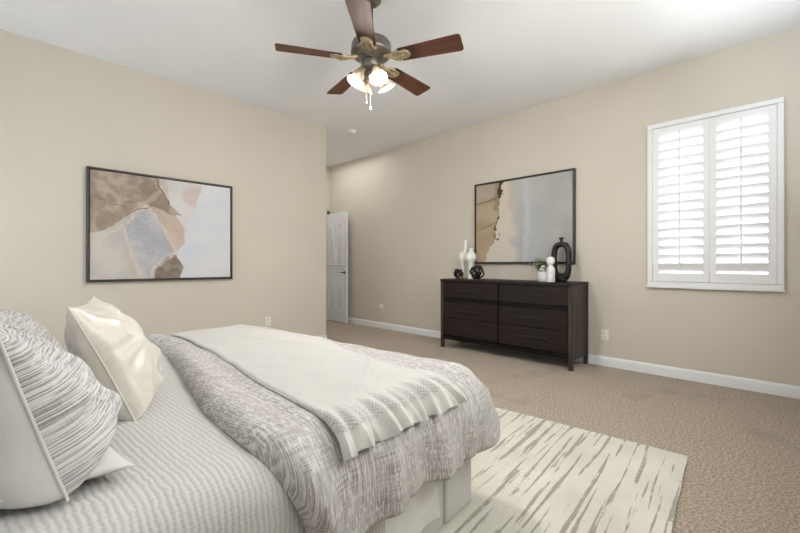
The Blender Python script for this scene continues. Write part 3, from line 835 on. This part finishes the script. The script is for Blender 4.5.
# ---------------------------------------------------------------- bed
O = Vector((1.49, 1.01, 0.0))
bed = thing('bed', 'wide upholstered pale grey bed frame with mattress on the streaked rug', 'bed', (O.x, O.y, 0), BA)
BW, BL, HB = 1.95, 2.12, RT + 0.0025
MB().box(-0.215, 0, 0, BW, HB, 0.50).build('footboard', M_uph, bed, bevel=0.012, segs=3)
for y in (0.004, BW - 0.064): MB().box(-BL, -0.222, y, y + 0.06, HB, 0.30).build('side_rail', M_uph, bed, bevel=0.012, segs=3)
MB().box(-BL - 0.09, -BL, -0.03, BW + 0.03, HB, 1.25).build('headboard', M_uph, bed, bevel=0.025, segs=3)
MB().box(-BL + 0.01, -0.23, 0.07, BW - 0.07, 0.14, 0.29).build('slat_base', M_uph, bed)
MB().box(-BL + 0.02, -0.10, 0.07, BW - 0.07, 0.29 if False else 0.505, 0.575).build('mattress', M_sateen, bed, bevel=0.03, segs=3)
MB().box(-BL + 0.02, -0.23, 0.075, BW - 0.075, 0.292, 0.504).build('box_spring', M_sateen, bed, bevel=0.02, segs=3)

def drape(x, y, core, R, ztop):
    """a flat sheet position (x,y) laid over a rounded block; returns point and normal. core=(x0,x1,y0,y1)"""
    x0, x1, y0, y1 = core
    dx = x - x1 if x > x1 else (x - x0 if x < x0 else 0.0)
    dy = y - y1 if y > y1 else (y - y0 if y < y0 else 0.0)
    cx_, cy_ = min(max(x, x0), x1), min(max(y, y0), y1)
    if dx == 0 and dy == 0: return Vector((cx_, cy_, ztop)), Vector((0, 0, 1)), 0.0, 0.0
    a, b_ = abs(dx), abs(dy); L = max(a, b_)
    if a >= b_: th = PI / 4 * (b_ / a)
    else: th = PI / 2 - PI / 4 * (a / b_)
    ox = math.cos(th) * (1 if dx >= 0 else -1) if a > 0 else 0.0
    oy = math.sin(th) * (1 if dy >= 0 else -1) if b_ > 0 else 0.0
    hor = Vector((ox, oy, 0))
    q = L / R
    if q < PI / 2:
        out, dz = R * math.sin(q), R * (1 - math.cos(q)); nn = hor * math.sin(q) + Vector((0, 0, math.cos(q)))
    else:
        out, dz = R, R + (L - R * PI / 2); nn = hor.copy()
    return Vector((cx_, cy_, ztop - dz)) + hor * out, nn.normalized(), L, th

def sheet(name, mat, us, vs_, pos, top, bot, uvf):
    """closed cloth: grid us x vs_, pos(u,v)->(x,y) on the flat sheet, top/bot give the offsets from the drape"""
    nu, nv = len(us), len(vs_); V = []; U = []
    for side in (0, 1):
        for v in vs_:
            for u in us:
                p = top(u, v) if side == 0 else bot(u, v)
                V.append(tuple(p)); U.append(uvf(u, v))
    fs = []; o = nu * nv
    for j in range(nv - 1):
        for i in range(nu - 1):
            a = j * nu + i
            fs.append((a, a + 1, a + nu + 1, a + nu)); fs.append((o + a, o + a + nu, o + a + nu + 1, o + a + 1))
    for i in range(nu - 1):
        fs.append((i, o + i, o + i + 1, i + 1)); a = (nv - 1) * nu + i; fs.append((a, a + 1, o + a + 1, o + a))
    for j in range(nv - 1):
        a = j * nu; fs.append((a, a + nu, o + a + nu, o + a)); a = j * nu + nu - 1; fs.append((a, o + a, o + a + nu, a + nu))
    m = MB().add(V, fs); m.uv = U
    ob = m.build(name, mat, smooth=70, loc=(O.x, O.y, 0), rot=(0, 0, BA))
    return ob
def N3(x, y, z=0.0): return noise.noise(Vector((x, y, z)))
def span(a, b, n): return [a + (b - a) * i / (n - 1) for i in range(n)]
def sm(t): t = max(0.0, min(1.0, t)); return t * t * (3 - 2 * t)

# quilt
QC = (-3.0, -0.30, 0.080, BW - 0.080); QR, QZ = 0.095, 0.590
def quilt_h(x, y, L):
    return 0.006 + 0.006 * N3(x * 3, y * 3, 4) + 0.004 * N3(x * 9, y * 5, 1) + (0.010 * math.sin(x * 17 + 2 * N3(x * 2, y * 2, 7)) * min(1, L / 0.3) if L > 0 else 0)
def q_top(u, v):
    p, n_, L, _ = drape(u, v, QC, QR, QZ); return p + n_ * max(0.001, quilt_h(u, v, L))
def q_bot(u, v):
    p, n_, L, _ = drape(u, v, QC, QR, QZ); return p - n_ * 0.006
qh = 0.46
o = sheet('quilt', M_quilt, span(-BL + 0.03, -0.62, 120), span(0.08 - qh, BW - 0.08 + qh, 220), None, q_top, q_bot, lambda u, v: (u, v))
tag(o, 'pale grey ribbed quilt covering the head half of the bed, under the pillows', 'quilt')

# white sheet hanging below the duvet
def k_top(u, v):
    p = Vector((u, -0.012, v)); return p + Vector((0, -0.014 - 0.010 * math.sin(u * 24 + 3 * N3(u * 4, v * 4)), 0))
def k_bot(u, v): return k_top(u, v) + Vector((0, 0.006, 0))
o = sheet('bed_sheet', M_skirt, span(-0.605, -0.295, 70), [0.105 + 0.30 * i / 24 for i in range(25)], None, k_top, k_bot, lambda u, v: (u, v))
tag(o, 'plain white sheet edge hanging below the duvet at the near side of the bed', 'sheet')

# duvet
DC = (-3.0, -0.080, 0.095, BW - 0.095); DR, DZT = 0.135, 0.599
DHANG = 0.375
def head_x(t):           # head-side edge of the duvet as a function of the flat y
    base_ = -1.04 + 0.29 * sm((t - 0.0) / 1.7)
    if t < 0.1: base_ += 0.13 * sm((0.1 - t) / 0.4)
    return base_ + 0.012 * N3(t * 3, 5)
def duvet_h(x, y, L, th, uv_edge=1.0):
    puff = 0.040 + 0.012 * N3(x * 2.3, y * 1.7, 3) + 0.007 * N3(x * 6 + y * 2, y * 3.2, 9)
    fold = 0.006 * N3(x * 11 + 3 * y, y * 4, 12)
    hang = 0.0
    if L > 0:
        t = sm(L / 0.36)
        per = x + 0.25 * th * 1.1 if y < 1 else -x
        hang = t * (0.034 + 0.020 * math.sin(per * 19 + 2.2 * N3(x * 2, y, 5)) + 0.010 * math.sin(per * 47 + 3 * N3(x * 3, y, 2)))
        hang += 0.028 * math.exp(-((th - 0.6) / 0.5) ** 2) * t * (1 if 0.05 < th < 1.5 else 0)
    return puff + fold + hang
def d_pos(u, v):         # u,v in 0..1
    y = (0.095 - DHANG) + (BW - 0.19 + 2 * DHANG) * v
    x0 = head_x(y); x1 = -0.080 + DHANG
    return x0 + (x1 - x0) * u, y
def edge_f(d_, w_): q = max(0.0, min(1.0, d_ / w_)); return math.sqrt(max(0.0, 1 - (1 - q) ** 2))
def d_top(u, v):
    x, y = d_pos(u, v); p, n_, L, th = drape(x, y, DC, DR, DZT)
    x0 = head_x(y); x1 = -0.080 + DHANG
    e = min(edge_f(x - x0, 0.050), edge_f(x1 - x, 0.035), edge_f(y - (0.095 - DHANG), 0.035), edge_f((BW - 0.095 + DHANG) - y, 0.035))
    roll = 0.014 * math.exp(-((x - x0 - 0.06) / 0.05) ** 2)
    seam = -0.010 * math.exp(-((x - x0 - 0.15) / 0.02) ** 2) * (0.6 + 0.4 * N3(y * 5, 2))
    notch = 0.0
    h = (duvet_h(x, y, L, th) + roll + seam) * e + 0.002
    if L > 0:            # the hem rides up and down a little, and in towards the frame
        k_ = sm(L / DHANG); p = p + Vector((0, 0, 0.018 * k_ * math.sin(x * 7 + y * 3)))
    return p + n_ * h
def d_bot(u, v):
    x, y = d_pos(u, v); p, n_, L, th = drape(x, y, DC, DR, DZT)
    if L > 0: k_ = sm(L / DHANG); p = p + Vector((0, 0, 0.018 * k_ * math.sin(x * 7 + y * 3)))
    return p + n_ * (0.0 if L < 0.1 else min(0.018, (L - 0.1) * 0.1))
o = sheet('duvet', M_duvet, [0.5 - 0.5 * math.cos(PI * i / 149) if False else i / 149 for i in range(150)], [j / 279 for j in range(280)], None, d_top, d_bot, lambda u, v: d_pos(u, v))
tag(o, 'puffy grey-and-white hatched duvet spread over the foot half of the bed', 'duvet')

# throw blanket laid across the duvet
TY0, TY1 = 0.095 - 0.112, BW - 0.12
def t_pos(u, v):
    y = TY0 + (TY1 - TY0) * v
    t = (y - 0.0) / 1.75
    xl = -0.81 + 0.19 * sm(t * 1.2) - 0.02 * math.sin(t * 4) + (0.0 if y > 0.3 else -0.04 * sm((0.3 - y) / 0.4))
    xr = -0.25 + 0.16 * sm((y - 0.1) / 1.0) - 0.02 * sm((y - 1.2) / .7) - 0.02 * math.sin(y * 4)
    if y < 0.25: xr += 0.06 * sm((0.25 - y) / 0.35)
    return xl + (xr - xl) * u, y
def t_off(u, v, base):
    x, y = t_pos(u, v); p, n_, L, th = drape(x, y, DC, DR, DZT)
    x0 = head_x(y)
    e = edge_f(x - x0, 0.050)
    h = (duvet_h(x, y, L, th) + 0.014 * math.exp(-((x - x0 - 0.06) / 0.05) ** 2)) * e
    if L > 0: k_ = sm(L / DHANG); p = p + Vector((0, 0, 0.018 * k_ * math.sin(x * 7 + y * 3)))
    h += 0.004 + 0.004 * (N3(x * 5, y * 2, 31) + 1)
    d_hem = y - TY0
    ruf = sm(1 - d_hem / 0.10)
    h += ruf * (0.018 + 0.018 * math.sin(u * 50 + 2.5 * N3(u * 5, 3)) + 0.006 * math.sin(u * 118))
    ue = min(u, 1 - u) * 0.62
    roll = 0.001 * math.exp(-((ue - 0.018) / 0.014) ** 2)
    cor = 0.006 * sm(1 - u / 0.10) * sm(1 - d_hem / 0.20)
    if base: return p + n_ * (h - 0.003) 
    w_ = min(edge_f(ue, 0.015), edge_f(d_hem, 0.010), edge_f(TY1 - y, 0.015))
    return p + n_ * (h - 0.003 + (0.009 + roll) * w_ + cor)
o = sheet('throw_blanket', M_throw, span(0, 1, 150), span(0, 1, 230), None, lambda u, v: t_off(u, v, False), lambda u, v: t_off(u, v, True), lambda u, v: t_pos(u, v))
tag(o, 'cream knitted throw blanket with a ruffled hem laid across the duvet', 'blanket')
def r_pos(u, v):
    x, y = t_pos(u, 0.0); return x + (u - 0.5) * 0.03 * v, TY0 - 0.045 * v + 0.006
def r_off(u, v, top):
    x, y = r_pos(u, v); p, n_, L, th = drape(x, y, DC, DR, DZT)
    k_ = sm(L / DHANG); p = p + Vector((0, 0, 0.018 * k_ * math.sin(x * 7 + y * 3)))
    h = duvet_h(x, y, L, th) + 0.008 + 0.018 + 0.018 * math.sin(u * 50 + 2.5 * N3(u * 5, 3)) + 0.006 * math.sin(u * 118)
    ph = u * 96 + 4.0 * N3(u * 9, 7) + v * N3(u * 12, 2)
    h += v * (0.010 * math.sin(ph) + 0.004 * math.sin(ph * 1.9)) + 0.002
    p = p + Vector((0.006 * v * math.cos(ph), 0, 0.004 * v * math.sin(ph * 0.7)))
    return p + n_ * (h + (0.0022 if top else 0.0))
ru = sheet('ruffle', M_hem, span(0.0, 1.0, 320), span(0, 1, 9), None, lambda u, v: r_off(u, v, True), lambda u, v: r_off(u, v, False), lambda u, v: r_pos(u, v))
ru.parent = o; ru.location = (0, 0, 0); ru.rotation_euler = (0, 0, 0)

# ---------------------------------------------------------------- pillows
def pillow(name, label, cat, centre, phi, lean, w_, h_, T_, mats, roll=0.0, piping=None, flange=0.0, seed=0, group=None, wr=0.010, back_k=1.0, sag=0.0, ucurve=0.0):
    """centre: middle of the pillow; phi: heading of the front face; lean: tilt back (radians)"""
    n = 60
    def outl(u, v):
        x = w_ / 2 * u * (1 - 0.085 * (1 - v * v) * abs(u)); z = h_ / 2 * v * (1 - 0.085 * (1 - u * u) * abs(v))
        return x, z
    def thick(u, v):
        a = max(0.0, (1 - u ** 4) * (1 - abs(v) ** (9 if v < 0 else 3.2))) ** 0.5 * (1 - 0.30 * (u * u + v * v) / 2 - 0.12 * max(0, v))
        if sag: a *= 1 - sag * v
        return T_ / 2 * a
    Rm = Matrix.Rotation(phi, 3, 'Z') @ Matrix(((0, math.sin(lean) * -1, math.cos(lean)), (1, 0, 0), (0, math.cos(lean), math.sin(lean)))) @ Matrix.Rotation(roll, 3, 'Z')
    V = []; U = []; fs = []; mi = []
    for side in (1, -1):
        for j in range(n + 1):
            for i in range(n + 1):
                u, v = -1 + 2 * i / n, -1 + 2 * j / n
                x, z = outl(u, v); t_ = thick(u, v) * (1 if side == 1 else back_k)
                r = math.hypot(u, v); ed = max(abs(u), abs(v))
                wv = wr * N3(u * 2.2 + seed, v * 2.2, side * 3) * (t_ / (T_ / 2)) * 1.6
                ang = math.atan2(v - 0.1, u)
                wv += wr * 0.7 * N3(ang * 5 + seed, r * 1.2, side) * sm((ed - 0.25) / 0.5) * (1 - ed ** 8)
                bend = ucurve * (u * u)
                V.append(tuple(Rm @ Vector((x, z, side * (t_ + wv * (t_ > 0.0005)) + bend)))); U.append((x + seed, z))
        o_ = 0 if side == 1 else (n + 1) ** 2
        for j in range(n):
            for i in range(n):
                a = o_ + j * (n + 1) + i; q = (a, a + 1, a + n + 2, a + n + 1)
                fs.append(q if side == 1 else q[::-1]); mi.append(0 if side == 1 else len(mats) - 1)
    m = MB(); m.v = V; m.f = fs; m.mi = mi; m.uv = U
    ob = m.build(name, mats, smooth=0, loc=centre)
    me = ob.data
    bm = bmesh.new(); bm.from_mesh(me); bmesh.ops.remove_doubles(bm, verts=bm.verts, dist=0.0004); bmesh.ops.recalc_face_normals(bm, faces=bm.faces); bm.to_mesh(me); bm.free()
    me.polygons.foreach_set('use_smooth', [True] * len(me.polygons))
    tag(ob, label, cat, group)
    loop = [(-1 + 2 * i / n, -1) for i in range(n)] + [(1, -1 + 2 * i / n) for i in range(n)] + [(1 - 2 * i / n, 1) for i in range(n)] + [(-1, 1 - 2 * i / n) for i in range(n)]
    if piping:
        pts = [Rm @ Vector((outl(u, v)[0], outl(u, v)[1], ucurve * u * u)) for u, v in loop]
        MB().tube(pts, 0.0035, 8, cyclic=True).build('piping', piping, ob, smooth=60)
    if flange:
        V = []; U = []
        for k_, (f_, tt) in enumerate(((0.97, 0.004), (1.0, 0.004), (1.0, -0.004), (0.97, -0.004))):
            for q, (u, v) in enumerate(loop):
                x, z = outl(u, v); L_ = math.hypot(x, z)
                ext = 0.0 if k_ in (0, 3) else flange
                dx, dz = (u if abs(u) > 0.97 else u * 0.2), (v if abs(v) > 0.97 else v * 0.2)
                wob = 0.006 * N3(x * 14, z * 14, seed) * (ext > 0)
                p = Vector((x * f_ + dx * ext, z * f_ + dz * ext, tt + wob + ucurve * u * u)); V.append(tuple(Rm @ p)); U.append((z + seed, x) if abs(u) > abs(v) else (x + seed, z))
        L_ = len(loop); fs = [(k_ * L_ + q, k_ * L_ + (q + 1) % L_, ((k_ + 1) % 4) * L_ + (q + 1) % L_, ((k_ + 1) % 4) * L_ + q) for k_ in range(4) for q in range(L_)]
        m = MB(); m.add(V, fs); m.uv = U
        m.build('flange', mats[0], ob, smooth=60)
    return ob
G1 = 'hatched pillow shams'
pillow('pillow_sham', 'large hatched pillow sham with a plain white back at the left front of the bed', 'pillow', (0.008, 1.34, 0.785), math.radians(6), math.radians(16), 0.62, 0.36, 0.27, [M_sham, M_sateen], piping=M_sateen, seed=1, group=G1, wr=0.018, sag=0.40)
pillow('pillow_sham', 'hatched pillow sham farther back on the bed, only its top showing behind the satin cushion', 'pillow', (0.02, 2.36, 0.745), math.radians(-4), math.radians(30), 0.66, 0.32, 0.24, [M_sham, M_sateen], seed=4, group=G1, sag=0.2)
pillow('sleeping_pillow', 'flat white sleeping pillow squashed under the front hatched sham', 'pillow', (-0.045, 1.36, 0.636), math.radians(5), math.radians(88), 0.64, 0.46, 0.06, [M_sateen], seed=9, wr=0.008)
pillow('throw_cushion', 'shiny champagne satin cushion with a seam, standing between the hatched shams', 'cushion', (0.270, 1.70, 0.776), math.radians(-15), math.radians(24), 0.45, 0.41, 0.20, [M_satin], piping=M_satin, seed=6, wr=0.022, sag=0.15)
